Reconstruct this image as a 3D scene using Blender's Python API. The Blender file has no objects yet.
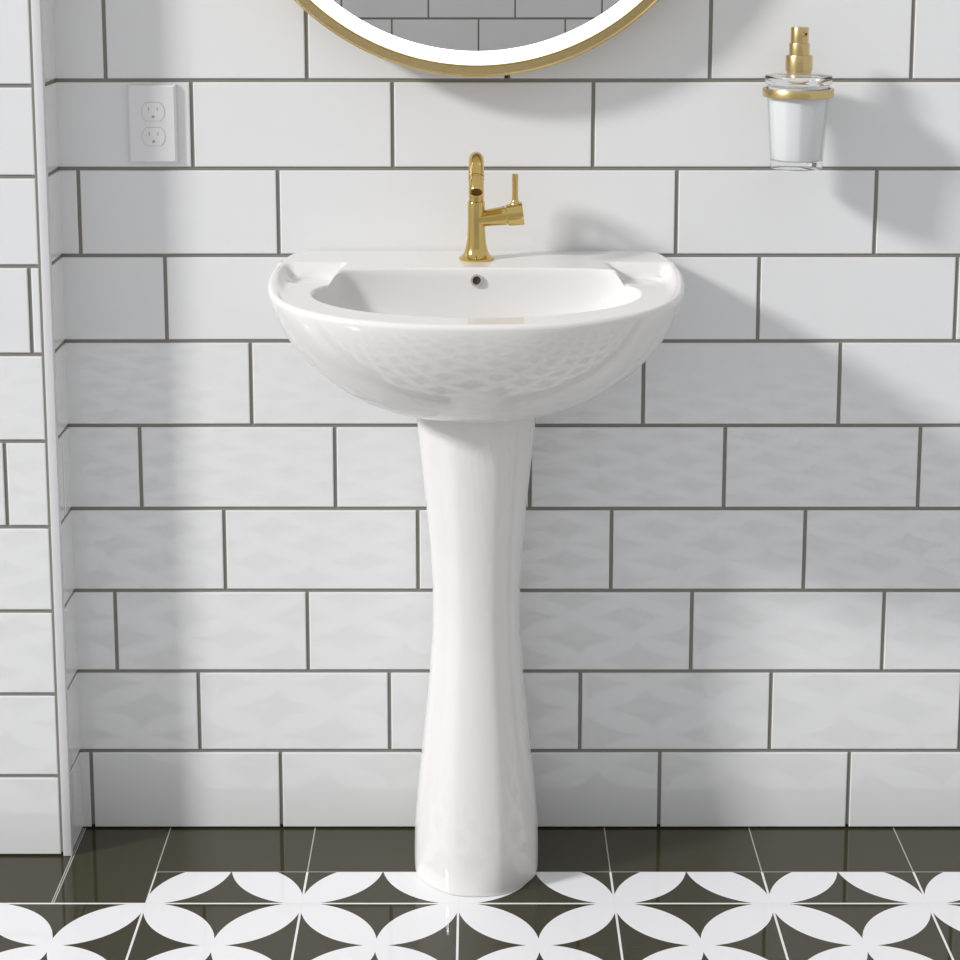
import bpy, bmesh, math
from mathutils import Vector, Matrix

PI = math.pi
scene = bpy.context.scene
COL = scene.collection

# ------------------------------------------------------------------ camera
cam_data = bpy.data.cameras.new('camera')
cam = bpy.data.objects.new('camera', cam_data)
COL.objects.link(cam)
cam.location = (0.0002, -2.7243, 1.378)
cam.rotation_euler = (PI / 2 - 0.1646, 0, 0)
cam_data.sensor_fit = 'HORIZONTAL'
cam_data.sensor_width = 36.0
cam_data.lens = 1910.7 / 960 * 36.0
cam_data.shift_x = 0.5 - 478.255 / 960
cam_data.shift_y = (229.65 - 480) / 960
cam_data.clip_start = 0.01
scene.camera = cam

# ------------------------------------------------------------------ world, lights, exposure
world = bpy.data.worlds.new('world')
scene.world = world
world.use_nodes = True
bg = world.node_tree.nodes['Background']
bg.inputs[0].default_value = (0.985, 0.99, 1.0, 1)
bg.inputs[1].default_value = 0.635

def area_light(name, loc, target, sx, sy, power, col=(1, 1, 1)):
    d = bpy.data.lights.new(name, 'AREA')
    d.shape = 'RECTANGLE'
    d.size = sx
    d.size_y = sy
    d.energy = power
    d.color = col
    o = bpy.data.objects.new(name, d)
    COL.objects.link(o)
    o.location = loc
    o.rotation_euler = (Vector(target) - Vector(loc)).to_track_quat('-Z', 'Y').to_euler()
    return o

area_light('key_light', (-14.80, -7.30, 9.65), (0, -0.1, 0.8), 2.1, 2.1, 2950, (1.0, 0.99, 0.98))

vs = scene.view_settings
vs.view_transform = 'Standard'
vs.look = 'None'
vs.gamma = 1.0
vs.exposure = 0.0
vs.use_curve_mapping = False

# node expression helper
class E:
    def __init__(s, nt, sock): s.nt, s.k = nt, sock
    def op(s, o, other=None):
        n = s.nt.nodes.new('ShaderNodeMath')
        n.operation = o
        s.nt.links.new(s.k, n.inputs[0])
        if other is not None:
            if isinstance(other, E): s.nt.links.new(other.k, n.inputs[1])
            else: n.inputs[1].default_value = other
        return E(s.nt, n.outputs[0])
    def __add__(s, o): return s.op('ADD', o)
    def __sub__(s, o): return s.op('SUBTRACT', o)
    def __mul__(s, o): return s.op('MULTIPLY', o)
    def lt(s, o): return s.op('LESS_THAN', o)
    def gt(s, o): return s.op('GREATER_THAN', o)
    def frac(s): return s.op('FRACT')
    def abs(s): return s.op('ABSOLUTE')
    def max(s, o): return s.op('MAXIMUM', o)
    def inv(s): return s.op('MULTIPLY', -1.0) + 1.0

# ------------------------------------------------------------------ materials
def principled(name, col, rough=0.5, metal=0.0, ior=1.5, coat=0.0, trans=0.0, emit=None, estr=0.0):
    m = bpy.data.materials.new(name)
    m.use_nodes = True
    b = m.node_tree.nodes['Principled BSDF']
    b.inputs['Base Color'].default_value = (*col, 1)
    b.inputs['Roughness'].default_value = rough
    b.inputs['Metallic'].default_value = metal
    b.inputs['IOR'].default_value = ior
    b.inputs['Coat Weight'].default_value = coat
    b.inputs['Coat Roughness'].default_value = 0.03
    b.inputs['Transmission Weight'].default_value = trans
    if emit:
        b.inputs['Emission Color'].default_value = (*emit, 1)
        b.inputs['Emission Strength'].default_value = estr
    return m

def add_noise_bump(m, scale, strength, dist=0.001):
    nt = m.node_tree
    b = nt.nodes['Principled BSDF']
    tc = nt.nodes.new('ShaderNodeTexCoord')
    n = nt.nodes.new('ShaderNodeTexNoise')
    n.inputs['Scale'].default_value = scale
    bp = nt.nodes.new('ShaderNodeBump')
    bp.inputs['Strength'].default_value = strength
    bp.inputs['Distance'].default_value = dist
    nt.links.new(tc.outputs['Object'], n.inputs['Vector'])
    nt.links.new(n.outputs[0], bp.inputs['Height'])
    nt.links.new(bp.outputs[0], b.inputs['Normal'])

TILE = principled('glazed_white_tile', (0.80, 0.805, 0.812), 0.02, ior=1.53)
GROUT = principled('grey_grout', (0.24, 0.232, 0.20), 0.9)
JOINT_SHADE = principled('shadowed_joint', (0.012, 0.011, 0.009), 0.8)  # wall-base joint strip, shadow line of the gap painted into its colour
CERAMIC = principled('white_ceramic', (0.775, 0.762, 0.748), 0.018, ior=1.52)
GOLD = principled('brushed_gold', (0.68, 0.50, 0.18), 0.15, 1.0)
GOLD_SAT = principled('satin_gold', (0.66, 0.51, 0.25), 0.27, 1.0)
CHROME = principled('chrome', (0.75, 0.74, 0.72), 0.12, 1.0)
DARK = principled('dark_hole', (0.05, 0.035, 0.02), 0.6)
TRIM = principled('satin_trim', (0.70, 0.70, 0.715), 0.30)
PLATE = principled('white_plastic', (0.80, 0.80, 0.81), 0.30)
GAP = principled('shadow_gap', (0.38, 0.38, 0.39), 0.6)
SLOT = principled('slot_grey', (0.40, 0.39, 0.39), 0.7)
def thin_glass():
    m = bpy.data.materials.new('clear_glass')
    m.use_nodes = True
    nt = m.node_tree
    nt.nodes.clear()
    o = nt.nodes.new('ShaderNodeOutputMaterial')
    mx = nt.nodes.new('ShaderNodeMixShader')
    tr = nt.nodes.new('ShaderNodeBsdfTransparent')
    tr.inputs[0].default_value = (0.965, 0.97, 0.97, 1)
    gl = nt.nodes.new('ShaderNodeBsdfGlossy')
    gl.inputs['Roughness'].default_value = 0.02
    lw = nt.nodes.new('ShaderNodeLayerWeight')
    lw.inputs[0].default_value = 0.5
    fc = E(nt, lw.outputs['Facing']).op('POWER', 3.5) * 0.55 + 0.035
    nt.links.new(fc.k, mx.inputs[0])
    nt.links.new(tr.outputs[0], mx.inputs[1])
    nt.links.new(gl.outputs[0], mx.inputs[2])
    nt.links.new(mx.outputs[0], o.inputs[0])
    return m
GLASS = thin_glass()
REFR = principled('lens_glass', (1.0, 1.0, 1.0), 0.02, ior=1.32, trans=1.0)
SOAP = principled('white_soap', (0.88, 0.88, 0.89), 0.25)
MIRROR = principled('mirror_silver', (0.72, 0.71, 0.70), 0.0, 1.0)
LED = principled('led_diffuser', (0.9, 0.9, 0.9), 0.4, emit=(1, 1, 1), estr=2.2)
CASE = principled('mirror_case', (0.5, 0.45, 0.35), 0.5)

T = 0.2205
XF, YL, YC, XC = -0.2485, -0.2237, -0.1345, -0.469

def floor_material():
    m = principled('patterned_floor_tile', (0.02, 0.02, 0.02), 0.05, ior=1.5)
    nt = m.node_tree
    b = nt.nodes['Principled BSDF']
    tc = nt.nodes.new('ShaderNodeTexCoord')
    sp = nt.nodes.new('ShaderNodeSeparateXYZ')
    nt.links.new(tc.outputs['Object'], sp.inputs[0])
    X, Y = E(nt, sp.outputs[0]), E(nt, sp.outputs[1])
    xg = (X - XF) * (1 / T)
    yg = (Y - YL) * (1 / T)
    a = (xg.frac() - 0.5).abs()
    c = (yg.frac() - 0.5).abs()
    R2 = 0.5055 ** 2
    c1 = ((a - 0.5) * (a - 0.5) + c * c).lt(R2)
    c2 = (a * a + (c - 0.5) * (c - 0.5)).lt(R2)
    petal = c1 * c2
    zone_full = Y.lt(YL)
    zone_cut = Y.lt(YC) * X.gt(XC)
    zone = zone_full.max(zone_cut)
    white = petal * zone
    # distance to the joints in metres
    dx = ((xg + 0.5).frac() - 0.5).abs() * T
    dy = ((yg + 0.5).frac() - 0.5).abs() * T
    jp = dx.lt(0.0016).max(dy.lt(0.0017)) * zone
    right = X.gt(XC - 0.02)
    j2 = dx.lt(0.0009) * right
    j3 = ((X + 0.6014).abs().lt(0.0009)).max((X + 0.5985).abs().lt(0.0009))
    j4 = (Y - YC).abs().lt(0.0016) * X.gt(XC)
    j5 = (Y - YL).abs().lt(0.0019)
    jb = (j2.max(j3).max(j4)) * zone.inv()
    jl = jp.max(j5)
    def mix(fac, c0, c1_):
        n = nt.nodes.new('ShaderNodeMix')
        n.data_type = 'RGBA'
        nt.links.new(fac.k, n.inputs[0])
        for idx, cc in ((6, c0), (7, c1_)):
            if isinstance(cc, tuple): n.inputs[idx].default_value = (*cc, 1)
            else: nt.links.new(cc, n.inputs[idx])
        return n.outputs[2]
    o = mix(white, (0.043, 0.038, 0.018), (0.86, 0.86, 0.88))
    o = mix(jb, o, (0.42, 0.41, 0.38))
    o = mix(jl, o, (0.84, 0.84, 0.84))
    nt.links.new(o, b.inputs['Base Color'])
    return m

FLOOR = floor_material()

# ------------------------------------------------------------------ object helpers
def link_mesh(name, bm, mats, parent=None, smooth=False):
    bmesh.ops.recalc_face_normals(bm, faces=bm.faces)
    me = bpy.data.meshes.new(name)
    bm.to_mesh(me)
    bm.free()
    if not isinstance(mats, (list, tuple)): mats = [mats]
    for m in mats: me.materials.append(m)
    if smooth:
        for p in me.polygons: p.use_smooth = True
        if smooth is not True: me.set_sharp_from_angle(angle=math.radians(smooth))
    o = bpy.data.objects.new(name, me)
    COL.objects.link(o)
    if parent is not None:
        o.parent = parent
        o.location = -parent['_o'] if False else (0, 0, 0)
    return o

def thing(name, loc, label, cat):
    o = bpy.data.objects.new(name, None)
    o.empty_display_size = 0.05
    COL.objects.link(o)
    o.location = loc
    o['label'] = label
    o['category'] = cat
    return o

def part(name, bm, mats, root, smooth=40, owner=None):
    """mesh is given in world coordinates; root is the thing's empty, owner the part that carries it"""
    base = Vector(root.location)
    bmesh.ops.translate(bm, verts=bm.verts, vec=-base)
    o = link_mesh(name, bm, mats, None, smooth)
    o.parent = owner if owner is not None else root
    return o

def structure(o):
    o['kind'] = 'structure'
    return o

def lathe(bm, prof, segs=48, c=(0, 0), M=None, rib=None):
    """prof: (r, z) list; axis z through c; optional matrix M"""
    rings = []
    for i, (r, z) in enumerate(prof):
        if r < 1e-6:
            v = [bm.verts.new((c[0], c[1], z))]
        else:
            v = []
            for k in range(segs):
                a = 2 * PI * k / segs
                rr = r if rib is None else r + rib(a, i)
                v.append(bm.verts.new((c[0] + rr * math.cos(a), c[1] + rr * math.sin(a), z)))
        rings.append(v)
    for A, B in zip(rings[:-1], rings[1:]):
        if len(A) == 1 and len(B) == 1: continue
        for k in range(segs):
            k2 = (k + 1) % segs
            if len(A) == 1: bm.faces.new((A[0], B[k], B[k2]))
            elif len(B) == 1: bm.faces.new((A[k], A[k2], B[0]))
            else: bm.faces.new((A[k], A[k2], B[k2], B[k]))
    if M is not None:
        bmesh.ops.transform(bm, matrix=M, verts=[v for R in rings for v in R])

def tube(bm, pts, rad, segs=32, cap=True):
    """tube through pts lying in a plane (or straight); rad number or list"""
    pts = [Vector(p) for p in pts]
    n = len(pts)
    if not isinstance(rad, (list, tuple)): rad = [rad] * n
    t0 = (pts[1] - pts[0]).normalized()
    ref = Vector((1, 0, 0)) if abs(t0.x) < 0.9 else Vector((0, 0, 1))
    side = t0.cross(ref).normalized()
    rings = []
    for i, p in enumerate(pts):
        t = (pts[min(i + 1, n - 1)] - pts[max(i - 1, 0)]).normalized()
        side = (side - t * side.dot(t)).normalized()
        up = t.cross(side)
        rings.append([bm.verts.new(p + (side * math.cos(2 * PI * k / segs) + up * math.sin(2 * PI * k / segs)) * rad[i]) for k in range(segs)])
    for A, B in zip(rings[:-1], rings[1:]):
        for k in range(segs):
            k2 = (k + 1) % segs
            bm.faces.new((A[k], A[k2], B[k2], B[k]))
    if cap:
        bm.faces.new(rings[0])
        bm.faces.new(rings[-1])

def box(bm, x0, x1, y0, y1, z0, z1, bev=0.0, mi=0):
    r = bmesh.ops.create_cube(bm, size=1.0)
    vs_ = r['verts']
    for v in vs_:
        v.co = Vector(((x0 + x1) / 2 + v.co.x * (x1 - x0), (y0 + y1) / 2 + v.co.y * (y1 - y0), (z0 + z1) / 2 + v.co.z * (z1 - z0)))
    fs = set(f for v in vs_ for f in v.link_faces)
    for f in fs: f.material_index = mi
    if bev > 0:
        es = list(set(e for v in vs_ for e in v.link_edges))
        bmesh.ops.bevel(bm, geom=es, offset=bev, segments=3, affect='EDGES', profile=0.5)

# ------------------------------------------------------------------ tiled walls
W, H = 0.2873, 0.127
GAPW, BEV, DEPTH = 0.0055, 0.0016, 0.0024

def tiled(bm, P, u0, u1, rows, joints, thick=0.02, zoff=0.0):
    """P(u, v, d): wall coordinates to world, d = depth behind the face. joints(k) -> sorted u positions"""
    top = rows * H + zoff
    g = [P(u0, 0.006, DEPTH), P(u1, 0.006, DEPTH), P(u1, top, DEPTH), P(u0, top, DEPTH)]
    bk = [P(u0, 0.006, thick), P(u1, 0.006, thick), P(u1, top, thick), P(u0, top, thick)]
    gv = [bm.verts.new(p) for p in g]
    bv = [bm.verts.new(p) for p in bk]
    for f in ((gv[0], gv[1], gv[2], gv[3]), (bv[3], bv[2], bv[1], bv[0]), (gv[0], bv[0], bv[1], gv[1]), (gv[1], bv[1], bv[2], gv[2]), (gv[2], bv[2], bv[3], gv[3]), (gv[3], bv[3], bv[0], gv[0])):
        bm.faces.new(f).material_index = 1
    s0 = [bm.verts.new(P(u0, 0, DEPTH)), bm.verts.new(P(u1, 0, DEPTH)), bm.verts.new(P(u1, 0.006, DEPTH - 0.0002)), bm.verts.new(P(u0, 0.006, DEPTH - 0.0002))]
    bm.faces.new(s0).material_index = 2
    for k in range(rows + (1 if zoff > 0 else 0)):
        va = (k * H + zoff if k or zoff else 0.0) - 0.0016
        va = va + GAPW / 2 if k else 0.0025
        if zoff and k: va = (k - 1) * H + zoff + GAPW / 2
        vb = (k + 1) * H + (zoff - H if zoff else 0) - GAPW / 2 - 0.0016
        if zoff and k == 0: vb = zoff - GAPW / 2
        if vb - va < 0.004: continue
        js = [u0] + [j for j in joints(k) if u0 + 0.008 < j < u1 - 0.008] + [u1]
        for i in range(len(js) - 1):
            a = js[i] + (GAPW / 2 if i > 0 else 0.0004)
            b = js[i + 1] - (GAPW / 2 if i < len(js) - 2 else 0.0004)
            loops = []
            for (ins, d) in ((0, DEPTH), (0, 0.0010), (BEV * 0.35, 0.0003), (BEV, 0.0)):
                loops.append([bm.verts.new(P(uu, vv, d)) for uu, vv in ((a + ins, va + ins), (b - ins, va + ins), (b - ins, vb - ins), (a + ins, vb - ins))])
            for A, B in zip(loops[:-1], loops[1:]):
                for q in range(4):
                    bm.faces.new((A[q], A[(q + 1) % 4], B[(q + 1) % 4], B[q]))
            bm.faces.new(loops[-1])

def joints_back(k):
    ph = -0.5867 + 0.16575 * k
    ph -= math.floor((ph + 0.5898) / W) * W
    return [ph + W * n for n in range(-8, 14)]

def joints_col(k):
    ph = -0.631 + 0.1212 * (6 - k)
    if k == 4: ph = -0.676
    return sorted([ph + W * n for n in range(-8, 8) if ph + W * n < -0.63])

def joints_opp(k):
    ph = 0.001 - 0.1660 * (k - 8)
    ph -= math.floor(ph / W) * W
    return [ph + W * n for n in range(-10, 11)]

XCOR, YCOL = -0.6020, -0.086
bm = bmesh.new()
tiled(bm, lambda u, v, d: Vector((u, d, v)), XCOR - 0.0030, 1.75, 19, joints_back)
structure(link_mesh('wall_back', bm, [TILE, GROUT, JOINT_SHADE]))

bm = bmesh.new()
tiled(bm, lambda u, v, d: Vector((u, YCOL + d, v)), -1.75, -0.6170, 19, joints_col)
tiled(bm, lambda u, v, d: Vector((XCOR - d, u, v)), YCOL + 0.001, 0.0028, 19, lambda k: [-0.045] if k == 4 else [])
structure(link_mesh('wall_left', bm, [TILE, GROUT, JOINT_SHADE]))

bm = bmesh.new()
box(bm, -0.6138, -0.6008, YCOL - 0.0012, YCOL + 0.010, 0.0, 19 * H, 0.0012)
structure(link_mesh('trim_1', bm, TRIM, smooth=40))

bm = bmesh.new()
YO = -3.73
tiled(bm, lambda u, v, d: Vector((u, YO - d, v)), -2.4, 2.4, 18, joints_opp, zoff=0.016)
structure(link_mesh('wall_front', bm, [TILE, GROUT, JOINT_SHADE]))

bm = bmesh.new()
f = [bm.verts.new(p) for p in ((-2.4, YO, 0), (2.4, YO, 0), (2.4, 0.02, 0), (-2.4, 0.02, 0))]
b_ = [bm.verts.new(p) for p in ((-2.4, YO, -0.02), (2.4, YO, -0.02), (2.4, 0.02, -0.02), (-2.4, 0.02, -0.02))]
bm.faces.new(f)
bm.faces.new(b_[::-1])
for q in range(4): bm.faces.new((f[q], b_[q], b_[(q + 1) % 4], f[(q + 1) % 4]))
structure(link_mesh('floor', bm, FLOOR))

# ------------------------------------------------------------------ pedestal sink
SX = -0.0025
def smooth01(t):
    t = max(0.0, min(1.0, t))
    return t * t * (3 - 2 * t)

def catmull(pts, n=14):
    out = []
    m = len(pts)
    for i in range(m - 1):
        p0 = pts[max(i - 1, 0)]; p1 = pts[i]; p2 = pts[i + 1]; p3 = pts[min(i + 2, m - 1)]
        for k in range(n):
            t = k / n
            out.append(tuple(0.5 * ((2 * p1[j]) + (-p0[j] + p2[j]) * t + (2 * p0[j] - 5 * p1[j] + 4 * p2[j] - p3[j]) * t * t + (-p0[j] + 3 * p1[j] - 3 * p2[j] + p3[j]) * t ** 3) for j in (0, 1)))
    out.append(pts[-1])
    return out

CX, CY = 0.0, -0.235
def sym(front_half):
    """front_half: from the back centre (x=0) round the right to the front centre; returns a closed curve"""
    L = [(-x, y) for x, y in front_half[1:-1]][::-1]
    return front_half + L

def radius_fn(curve):
    pol = []
    for x, y in curve:
        dx, dy = x - CX, y - CY
        pol.append((math.atan2(dy, dx) % (2 * PI), math.hypot(dx, dy)))
    P2 = [(x - CX, y - CY) for x, y in curve]
    n = len(P2)
    def f(a):
        d = (math.cos(a), math.sin(a))
        best = 0
        for i in range(n):
            ax, ay = P2[i]; bx, by = P2[(i + 1) % n]
            ex, ey = bx - ax, by - ay
            den = d[0] * ey - d[1] * ex
            if abs(den) < 1e-12: continue
            t = (ax * ey - ay * ex) / den
            s = (ax * d[1] - ay * d[0]) / den
            if t > 0 and -1e-6 <= s <= 1 + 1e-6: best = max(best, t)
        return best
    return f

outer_pts = [(0, -0.0005), (0.12, -0.0005), (0.235, -0.0005)] 
corner = catmull([(0.235, -0.0005), (0.253, -0.003), (0.2635, -0.018), (0.2710, -0.048), (0.2772, -0.080), (0.2820, -0.108), (0.2842, -0.122)])[:-1]
for q in range(121):
    t_ = q / 120 * PI / 2
    corner.append((0.2850 * math.cos(t_) ** (2 / 2.3), -0.130 - 0.2815 * math.sin(t_) ** (2 / 2.3)))
corner[-1] = (0, -0.4115)
OUT = radius_fn(sym(outer_pts[:-1] + corner))
hole = catmull([(0, -0.1330), (0.05, -0.1332), (0.1, -0.1345), (0.145, -0.1380), (0.172, -0.1435), (0.190, -0.153), (0.2005, -0.167), (0.2095, -0.181), (0.2165, -0.196), (0.2188, -0.212)])[:-1]
for q in range(91):
    t_ = q / 90 * PI / 2
    hole.append((0.219 * math.cos(t_) ** (2 / 1.96), -0.215 - 0.151 * math.sin(t_) ** (2 / 1.96)))
hole[-1] = (0, -0.366)
HOLE = radius_fn(sym(hole))

def half_width(y):
    if y < -0.13: return 0.285 * max(0.0, 1 - min(1, (-0.13 - y) / 0.2815) ** 2.3) ** (1 / 2.3)
    P_ = [(-0.13, 0.285), (-0.108, 0.2825), (-0.080, 0.2780), (-0.048, 0.2718), (-0.018, 0.2640), (0.01, 0.256)]
    for (ya, xa), (yb, xb) in zip(P_[:-1], P_[1:]):
        if y <= yb: return xa + (xb - xa) * (y - ya) / (yb - ya)
    return 0.256

def raise_at(x, y):
    ax = abs(x)
    A = smooth01((y + 0.106) / 0.016)
    xb = 0.183 + (-0.086 - y) * 0.19
    B = smooth01((xb + 0.007 - ax) / 0.013) * smooth01((y + 0.186) / 0.010)
    C = smooth01((ax - (half_width(y) - 0.026)) / 0.016) * smooth01((y + 0.25) / 0.20)
    return 1 - (1 - A) * (1 - B) * (1 - C)

def ztop(x, y):
    base = 0.8735 + 0.0035 * min(1, max(0, (y + 0.414) / 0.26))
    ledge = 0.8958 + 0.012 * y
    z = base + (ledge - base) * raise_at(x, y)
    # soap dish
    d = math.hypot((abs(x) - 0.224) / 0.038, (y + 0.130) / 0.032)
    z -= 0.0045 * smooth01((1.0 - d) / 0.22)
    return z

NA = 600
angs = [2 * PI * i / NA for i in range(NA)]
ro = [OUT(a) for a in angs]
rh = [HOLE(a) for a in angs]
# soften the kinks of the contours a little
def sm(L, k):
    for _ in range(k): L = [(L[i - 1] + 2 * L[i] + L[(i + 1) % len(L)]) / 4 for i in range(len(L))]
    return L
rh = sm(rh, 4)
ro = sm(ro, 24)
ro = [min(r_, (-0.0006 - CY) / math.sin(a)) if math.sin(a) > 0.05 else r_ for r_, a in zip(ro, angs)]

sink = thing('pedestal_sink', (SX, 0, 0), 'white ceramic pedestal sink with an oval basin, standing against the white tiled wall', 'sink')
bm = bmesh.new()
rings = []
def ring(fn):
    rings.append([bm.verts.new(fn(i)) for i in range(NA)])
def at(i, r, z): return Vector((SX + CX + r * math.cos(angs[i]), CY + r * math.sin(angs[i]), z))
EF = 0.004   # fillet at the hole
bowl_depth = 0.135
# bowl: superelliptic section from the drain to the edge
inner = []
NB = 40
for j in range(NB + 1):
    t = j / NB
    # radius fraction and depth fraction
    ang = t * PI / 2
    rf = math.sin(ang) ** 0.85
    df = math.cos(ang) ** 0.85
    inner.append((rf, df))
RD = 0.022
for rf, df in inner:
    def fn(i, rf=rf, df=df):
        el = 1 / math.hypot(math.cos(angs[i]) / 0.212, math.sin(angs[i]) / (0.100 if math.sin(angs[i]) > 0 else 0.125))
        wb = smooth01((1 - rf) / 0.16)
        re = (rh[i] - 0.0005) * (1 - wb) + el * wb
        r = RD + (re - RD) * rf
        ex, ey = CX + rh[i] * math.cos(angs[i]), CY + rh[i] * math.sin(angs[i])
        ze = ztop(ex, ey) - EF
        zb = 0.875 - bowl_depth
        return at(i, r, zb + (ze - zb) * (1 - df))
    ring(fn)
for j in range(1, 5):
    b = j / 4 * PI / 2
    def fn(i, b=b):
        r = rh[i] + EF * (1 - math.cos(b))
        ex, ey = CX + (rh[i] + EF) * math.cos(angs[i]), CY + (rh[i] + EF) * math.sin(angs[i])
        return at(i, r, ztop(ex, ey) - EF * (1 - math.sin(b)))
    ring(fn)
RO = 0.0065
NL = 70
for j in range(1, NL + 1):
    t = j / NL
    def fn(i, t=t):
        r = rh[i] + EF + (ro[i] - RO - rh[i] - EF) * t
        x, y = CX + r * math.cos(angs[i]), CY + r * math.sin(angs[i])
        return at(i, r, ztop(x, y))
    ring(fn)
def zrim(i):
    r = ro[i] - RO
    return ztop(CX + r * math.cos(angs[i]), CY + r * math.sin(angs[i]))
for j in range(1, 9):
    b = j / 8 * PI / 2
    def fn(i, b=b): return at(i, ro[i] - RO + RO * math.sin(b), zrim(i) - RO * (1 - math.cos(b)))
    ring(fn)
# outer shell
prof = [(0.866, 1.0)]
for q in range(1, 71):
    t_ = q / 70 * PI / 2
    prof.append((0.866 - 0.1735 * math.sin(t_) ** (2 / 1.4), max(0.012, math.cos(t_) ** (2 / 2.48))))
SCY = -0.140
for (z, s) in prof[1:]:
    def fn(i, z=z, s=s):
        x, y = ro[i] * math.cos(angs[i]), CY + ro[i] * math.sin(angs[i])
        if y > SCY: y2 = SCY + (y - SCY) * s ** 0.45
        else: y2 = SCY + (y - SCY) * s
        zs = zrim(i) - RO
        w = smooth01((z - 0.80) / 0.062)
        return Vector((SX + x * s, y2, z + (zs - 0.866) * w))
    ring(fn)
for A, B in zip(rings[:-1], rings[1:]):
    for i in range(NA):
        j = (i + 1) % NA
        bm.faces.new((A[i], A[j], B[j], B[i]))
bm.faces.new(rings[-1])
basin = part('basin', bm, CERAMIC, sink, smooth=70)

# overflow and drain
def ring_part(name, c, nrm, prof_, mat, owner):
    b2 = bmesh.new()
    q = Vector(nrm).normalized().to_track_quat('Z', 'Y').to_matrix().to_4x4()
    lathe(b2, prof_, 40, M=Matrix.Translation(Vector(c)) @ q)
    return part(name, b2, mat, sink, owner=owner)
OVC = (SX + 0.0005, -0.1346, 0.8768)
OVN = (0, -1, 0.12)
ov = ring_part('overflow', OVC, OVN, [(0.0048, 0.0005), (0.0048, 0.0022), (0.0058, 0.0034), (0.0078, 0.0032), (0.0090, 0.0015), (0.0090, -0.006)], CHROME, basin)
ov['label'] = 'small round chrome overflow ring'
ring_part('overflow_hole', OVC, OVN, [(0.0, 0.0008), (0.0050, 0.0008), (0.0050, -0.004)], DARK, basin)
dr = ring_part('drain', (SX, CY, 0.7405), (0, 0, 1), [(0, 0.002), (0.014, 0.002), (0.016, 0.0005), (0.0175, 0.003), (0.024, 0.0015), (0.025, -0.001), (0.025, -0.01)], CHROME, basin)

# pedestal
bm = bmesh.new()
pw = catmull([(0.706, 0.0858), (0.690, 0.0848), (0.676, 0.0840), (0.59, 0.0752), (0.50, 0.0668), (0.4735, 0.0650), (0.409, 0.0622), (0.36, 0.0630), (0.33, 0.0653), (0.254, 0.0715), (0.137, 0.0838), (0.075, 0.0890), (0.045, 0.0902), (0.018, 0.0904), (0.004, 0.0900), (0.0005, 0.0888)], 8)
NP = 160
PCY = -0.113
def psec(a, w):
    """a: angle, -pi/2 is the front"""
    th = [-PI / 2 + q * PI / 4 for q in (-2, -1, 0, 1, 2)]
    s_ = sum(max(0.0, math.cos(a - t)) ** 34 for t in th)
    rp = 1 / s_ ** (1 / 34) if s_ > 1e-9 else 1
    return w * (0.28 * rp + 0.72)
prs = []
for z, w in pw:
    R = []
    for k in range(NP):
        a = 2 * PI * k / NP
        if math.sin(a) <= 0:
            r = psec(a, w)
            x, y = r * math.cos(a), PCY + 1.05 * r * math.sin(a)
        else:
            # straight back part, open towards the wall
            x = w * math.copysign(min(1, abs(math.cos(a)) * 1.0) ** 0.35, math.cos(a)) if abs(math.cos(a)) > 1e-6 else 0
            y = PCY + 0.085 * math.sin(a) ** 0.8
        R.append(bm.verts.new((SX + x, y, z)))
    prs.append(R)
for A, B in zip(prs[:-1], prs[1:]):
    for k in range(NP):
        bm.faces.new((A[k], A[(k + 1) % NP], B[(k + 1) % NP], B[k]))
bm.faces.new(prs[0])
bm.faces.new(prs[-1])
part('pedestal', bm, CERAMIC, sink, smooth=60)

# ------------------------------------------------------------------ faucet
FX, FY, FZ = -0.0025, -0.057, 0.8916
fau = thing('faucet', (FX, FY, FZ), 'brushed gold single-lever faucet with a short arched spout, at the back of the white sink', 'faucet')
bm = bmesh.new()
lathe(bm, [(0, FZ), (0.0240, FZ), (0.0246, FZ + 0.0015), (0.0244, FZ + 0.0032), (0.0225, FZ + 0.0045), (0.0195, FZ + 0.0070), (0.0172, FZ + 0.0110), (0.0155, FZ + 0.0165), (0.0140, FZ + 0.0235), (0.0130, FZ + 0.0320), (0.0124, FZ + 0.0430), (0.0122, FZ + 0.0600), (0.0122, 0.9738), (0.0118, 0.9746), (0.0112, 0.9748), (0, 0.9748)], 56, (FX, FY))
body = part('body', bm, GOLD, fau, smooth=35)
bm = bmesh.new()
RR, Z1 = 0.035, 1.0035
pts = [(FX, FY, 0.9752), (FX, FY, 0.985), (FX, FY, 0.995)]
for k in range(0, 28):
    t = math.radians(135 * k / 27)
    pts.append((FX, FY - RR + RR * math.cos(t), Z1 + RR * math.sin(t)))
e0 = Vector(pts[-1])
pts.append(tuple(e0 + Vector((0, -1, -1)).normalized() * 0.006))
pts.append(tuple(e0 + Vector((0, -1, -1)).normalized() * 0.0150))
tube(bm, pts, 0.0106, 40)
spout = part('spout', bm, GOLD, fau, smooth=35)
e = Vector(pts[-1])
d = Vector((0, -math.sin(PI / 4), -math.cos(PI / 4)))
bm = bmesh.new()
q = d.to_track_quat('Z', 'Y').to_matrix().to_4x4()
lathe(bm, [(0.0, -0.0005), (0.0094, -0.0005), (0.0094, 0.0012), (0.0108, 0.0014), (0.0108, 0.0030), (0.0101, 0.0034), (0.0101, 0.0235), (0.0096, 0.0245), (0.0084, 0.0245), (0.0084, 0.0210), (0.0, 0.0210)], 40, M=Matrix.Translation(e) @ q)
tip = part('spout_tip', bm, GOLD, fau, smooth=35, owner=spout)
bm = bmesh.new()
lathe(bm, [(0.0, 0.0221), (0.0060, 0.0221), (0.0080, 0.0213), (0.0080, 0.0207)], 24, M=Matrix.Translation(e) @ q)
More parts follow.
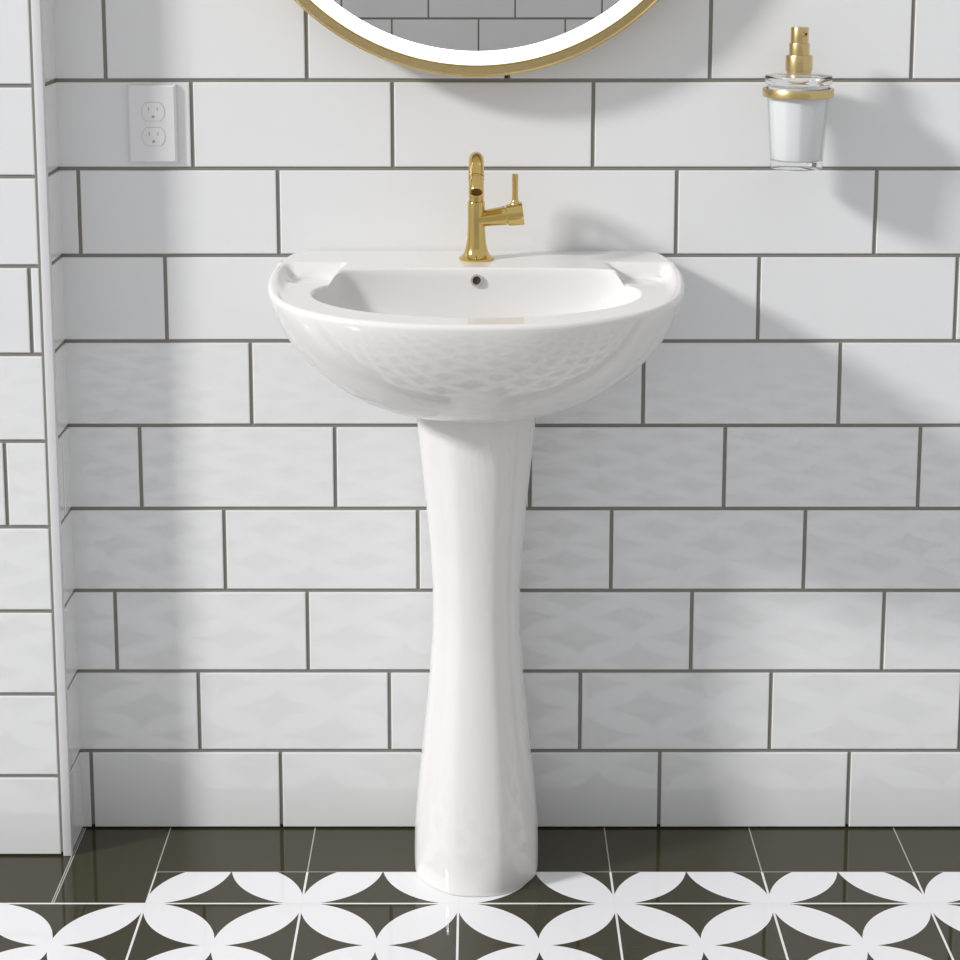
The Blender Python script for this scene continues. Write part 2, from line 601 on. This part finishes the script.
for k in range(-2, 3):
    w = math.sqrt(max(0, 0.006 ** 2 - (k * 0.0024) ** 2))
    bx = bmesh.new()
    box(bx, -w, w, k * 0.0024 - 0.0003, k * 0.0024 + 0.0003, 0.0219, 0.0230)
    bmesh.ops.transform(bx, matrix=Matrix.Translation(e) @ q, verts=bx.verts)
    me_ = bpy.data.meshes.new('t'); bx.to_mesh(me_); bx.free(); bm.from_mesh(me_); bpy.data.meshes.remove(me_)
aer = part('aerator', bm, principled('aerator_bronze', (0.30, 0.17, 0.07), 0.35, 0.8), fau, owner=spout)
# side arm, tilted up a little
bm = bmesh.new()
ad = Vector((math.cos(math.radians(7.5)), 0, math.sin(math.radians(7.5))))
qa = ad.to_track_quat('Z', 'Y').to_matrix().to_4x4()
MA = Matrix.Translation(Vector((FX, FY, 0.9492))) @ qa
lathe(bm, [(0, 0.0), (0.0118, 0.0), (0.0118, 0.010), (0.0121, 0.020), (0.0131, 0.036), (0.0140, 0.0405), (0.0138, 0.0415), (0.0118, 0.0417), (0.0118, 0.0435)], 48, M=MA)
arm = part('arm', bm, GOLD, fau, smooth=35)
bm = bmesh.new()
lathe(bm, [(0.0118, 0.0432), (0.0143, 0.0432), (0.0150, 0.0440), (0.0160, 0.0560), (0.0164, 0.0655), (0.0160, 0.0665), (0, 0.0667)], 48, M=MA)
hk = part('handle_hub', bm, GOLD, fau, smooth=35)
bm = bmesh.new()
lx, lz = FX + 0.0545, 0.975
lathe(bm, [(0.0080, lz - 0.0095), (0.0078, lz - 0.0040), (0.0062, lz - 0.0015), (0.0048, lz + 0.0010), (0.0044, lz + 0.0040), (0.0042, lz + 0.0090), (0.0042, 1.0128), (0.0038, 1.0137), (0, 1.0138)], 32, (lx, FY))
part('lever', bm, GOLD, fau, smooth=50)

fau.location += Vector((0, -0.013, 0.0027))

# ------------------------------------------------------------------ round lit mirror
MX, MZ, MR = -0.0021, 1.5058, 0.3550
mir = thing('wall_mirror', (MX, 0, MZ), 'round wall mirror with a gold rim and a glowing white light ring, above the sink', 'mirror')
MM = Matrix.Translation(Vector((MX, 0, MZ))) @ Matrix.Rotation(PI / 2, 4, 'X')   # local +z -> world -y
def mpart(name, prof_, mat, segs=240, owner=None, smooth=35):
    b2 = bmesh.new()
    lathe(b2, prof_, segs, M=MM)
    return part(name, b2, mat, mir, smooth=smooth, owner=owner)
mpart('frame', [(MR - 0.006, 0.010), (MR - 0.003, 0.010), (MR - 0.0005, 0.013), (MR, 0.018), (MR, 0.0550), (MR - 0.0003, 0.0568), (MR - 0.0009, 0.0583), (MR - 0.0020, 0.0595), (MR - 0.0034, 0.0600), (MR - 0.0042, 0.0596), (MR - 0.0048, 0.0586), (MR - 0.0145, 0.0600), (MR - 0.0152, 0.0592), (MR - 0.0158, 0.0592), (MR - 0.0162, 0.0600), (MR - 0.0168, 0.0600), (MR - 0.0172, 0.0590), (MR - 0.0172, 0.048), (MR - 0.006, 0.048), (MR - 0.006, 0.010)], GOLD_SAT)
mpart('back_box', [(0, 0.0005), (MR - 0.05, 0.0005), (MR - 0.05, 0.012), (MR - 0.0065, 0.012), (MR - 0.0065, 0.045), (0, 0.045)], CASE)
mpart('light_ring', [(0.3196, 0.0455), (0.3196, 0.0500), (0.3379, 0.0500), (0.3379, 0.0455), (0.3196, 0.0455)], LED)
mpart('mirror_glass', [(0, 0.0455), (0.3193, 0.0455), (0.3193, 0.0495), (0, 0.0495)], MIRROR)
bm = bmesh.new()
lathe(bm, [(0, 1.1470), (0.0030, 1.1470), (0.0032, 1.1485), (0.0026, 1.1530), (0.0026, 1.1560)], 20, (0.0400, -0.030))
part('switch', bm, DARK, mir)

# ------------------------------------------------------------------ soap dispenser
DX, DY = 0.4450, -0.0730
dis = thing('soap_dispenser', (DX, DY, 1.0233), 'glass soap dispenser with white soap and gold pump, on the wall right of the mirror', 'soap dispenser')
def dpart(name, prof_, mat, segs=64, owner=None, rib=None, smooth=35):
    b2 = bmesh.new()
    lathe(b2, prof_, segs, (DX, DY), rib=rib)
    return part(name, b2, mat, dis, smooth=smooth, owner=owner)
rib_out = lambda a, i: 0.0
glass = dpart('glass_cup', [(0.0345, 1.0372), (0.0368, 1.0374), (0.0370, 1.0420), (0.0432, 1.1330), (0.0434, 1.1405), (0.0425, 1.1410), (0.0420, 1.1405), (0.0416, 1.1330), (0.0352, 1.0400), (0.0345, 1.0378)], GLASS, 96)
dpart('glass_base', [(0, 1.0250), (0.0340, 1.0250), (0.0360, 1.0262), (0.0366, 1.0300), (0.0366, 1.0362), (0.0358, 1.0370), (0, 1.0370)], REFR, 96, owner=glass)
dpart('soap', [(0, 1.0380), (0.0338, 1.0380), (0.0348, 1.0400), (0.0413, 1.1385), (0, 1.1385)], SOAP, 144,
      rib=lambda a, i: -0.0007 * abs(math.sin(a * 6 + 0.4)) if i > 0 else 0)
dpart('glass_lid', [(0, 1.1425), (0.0432, 1.1425), (0.0460, 1.1440), (0.0466, 1.1470), (0.0466, 1.1525), (0.0455, 1.1550), (0.0300, 1.1575), (0.0195, 1.1580), (0, 1.1580)], REFR, 96)
pump = dpart('pump', [(0, 1.1585), (0.0172, 1.1585), (0.0172, 1.1612), (0.0186, 1.1616), (0.0186, 1.1815), (0.0180, 1.1828), (0.0142, 1.1832), (0.0142, 1.1985), (0.0138, 1.1995), (0.0123, 1.2000), (0.0123, 1.2205), (0.0118, 1.2215), (0, 1.2218)], GOLD_SAT, 48)
nd = Vector((0.34, -0.94, 0)).normalized()
bm = bmesh.new()
qn = nd.to_track_quat('Z', 'Y').to_matrix().to_4x4()
MN = Matrix.Translation(Vector((DX, DY, 1.2125))) @ qn
lathe(bm, [(0, 0.008), (0.0030, 0.008), (0.0030, 0.0165), (0.0026, 0.0170), (0.0019, 0.0170), (0.0019, 0.0140), (0, 0.0140)], 24, M=MN)
noz = part('nozzle', bm, GOLD, dis, owner=pump)
bm = bmesh.new()
lathe(bm, [(0, 0.0145), (0.0018, 0.0145), (0.0018, 0.0142)], 16, M=MN)
part('nozzle_hole', bm, DARK, dis, owner=pump)
hold = dpart('holder_ring', [(0.0442, 1.1255), (0.0486, 1.1255), (0.0491, 1.1262), (0.0491, 1.1362), (0.0486, 1.1370), (0.0442, 1.1370), (0.0442, 1.1255)], GOLD_SAT, 72)
bm = bmesh.new()
box(bm, DX - 0.007, DX + 0.007, DY + 0.046, -0.006, 1.1265, 1.1360, 0.001)
part('holder_arm', bm, GOLD_SAT, dis, owner=hold)
bm = bmesh.new()
lathe(bm, [(0, 0.0003), (0.0115, 0.0003), (0.0120, 0.0012), (0.0120, 0.0065), (0.0112, 0.0075), (0, 0.0078)], 40, M=Matrix.Translation(Vector((DX, 0, 1.1298))) @ Matrix.Rotation(PI / 2, 4, 'X'))
part('wall_plate', bm, GOLD_SAT, dis, owner=hold)

# ------------------------------------------------------------------ power outlet
OX, OZ = -0.4655, 1.0795
out = thing('power_outlet', (OX, 0, OZ), 'white double power outlet with cover plate on the tiled wall, left of the mirror', 'power outlet')
bm = bmesh.new()
w, h = 0.035, 0.0565
loops = []
for ins, yy in ((0, -0.0002), (0, -0.0032), (0.0012, -0.0050), (0.0035, -0.0066)):
    loops.append([bm.verts.new((OX + sx * (w - ins), yy, OZ + sz * (h - ins))) for sx, sz in ((-1, -1), (1, -1), (1, 1), (-1, 1))])
for A, B in zip(loops[:-1], loops[1:]):
    for k in range(4): bm.faces.new((A[k], A[(k + 1) % 4], B[(k + 1) % 4], B[k]))
bm.faces.new(loops[-1])
bm.faces.new(loops[0][::-1])
part('cover_plate', bm, PLATE, out, smooth=20)
def oval(bm, cx, cz, R, fl, y0, y1, inner_=None):
    def pt(a, s=0.0):
        x, z = (R - s) * math.cos(a), (R - s) * math.sin(a)
        z = max(-(fl - s), min(fl - s, z))
        return x, z
    n = 64
    A = [bm.verts.new((cx + pt(2 * PI * k / n)[0], y0, cz + pt(2 * PI * k / n)[1])) for k in range(n)]
    B = [bm.verts.new((cx + pt(2 * PI * k / n)[0], y1, cz + pt(2 * PI * k / n)[1])) for k in range(n)]
    for k in range(n): bm.faces.new((A[k], A[(k + 1) % n], B[(k + 1) % n], B[k]))
    bm.faces.new(B)
out.scale = (1, 1.25, 1)
for dz in (0.0178, -0.0178):
    cz = OZ + dz
    bm = bmesh.new()
    oval(bm, OX + 0.0018, cz, 0.0168, 0.0136, -0.0050, -0.00672)
    g_ = part('receptacle_gap', bm, GAP, out)
    bm = bmesh.new()
    oval(bm, OX + 0.0018, cz, 0.0163, 0.0131, -0.0050, -0.0072)
    r_ = part('receptacle', bm, PLATE, out)
    for sx in (-0.0044, 0.0080):
        bm = bmesh.new()
        box(bm, OX + sx - 0.0006, OX + sx + 0.0006, -0.00735, -0.0068, cz + 0.0015, cz + 0.0065)
        part('slot', bm, SLOT, out, owner=r_)
    bm = bmesh.new()
    lathe(bm, [(0, 0.0068), (0.0022, 0.0068), (0.0022, 0.00735), (0, 0.00735)], 20, M=Matrix.Translation(Vector((OX + 0.0018, 0, cz - 0.0072))) @ Matrix.Rotation(PI / 2, 4, 'X'))
    part('slot', bm, SLOT, out, owner=r_)
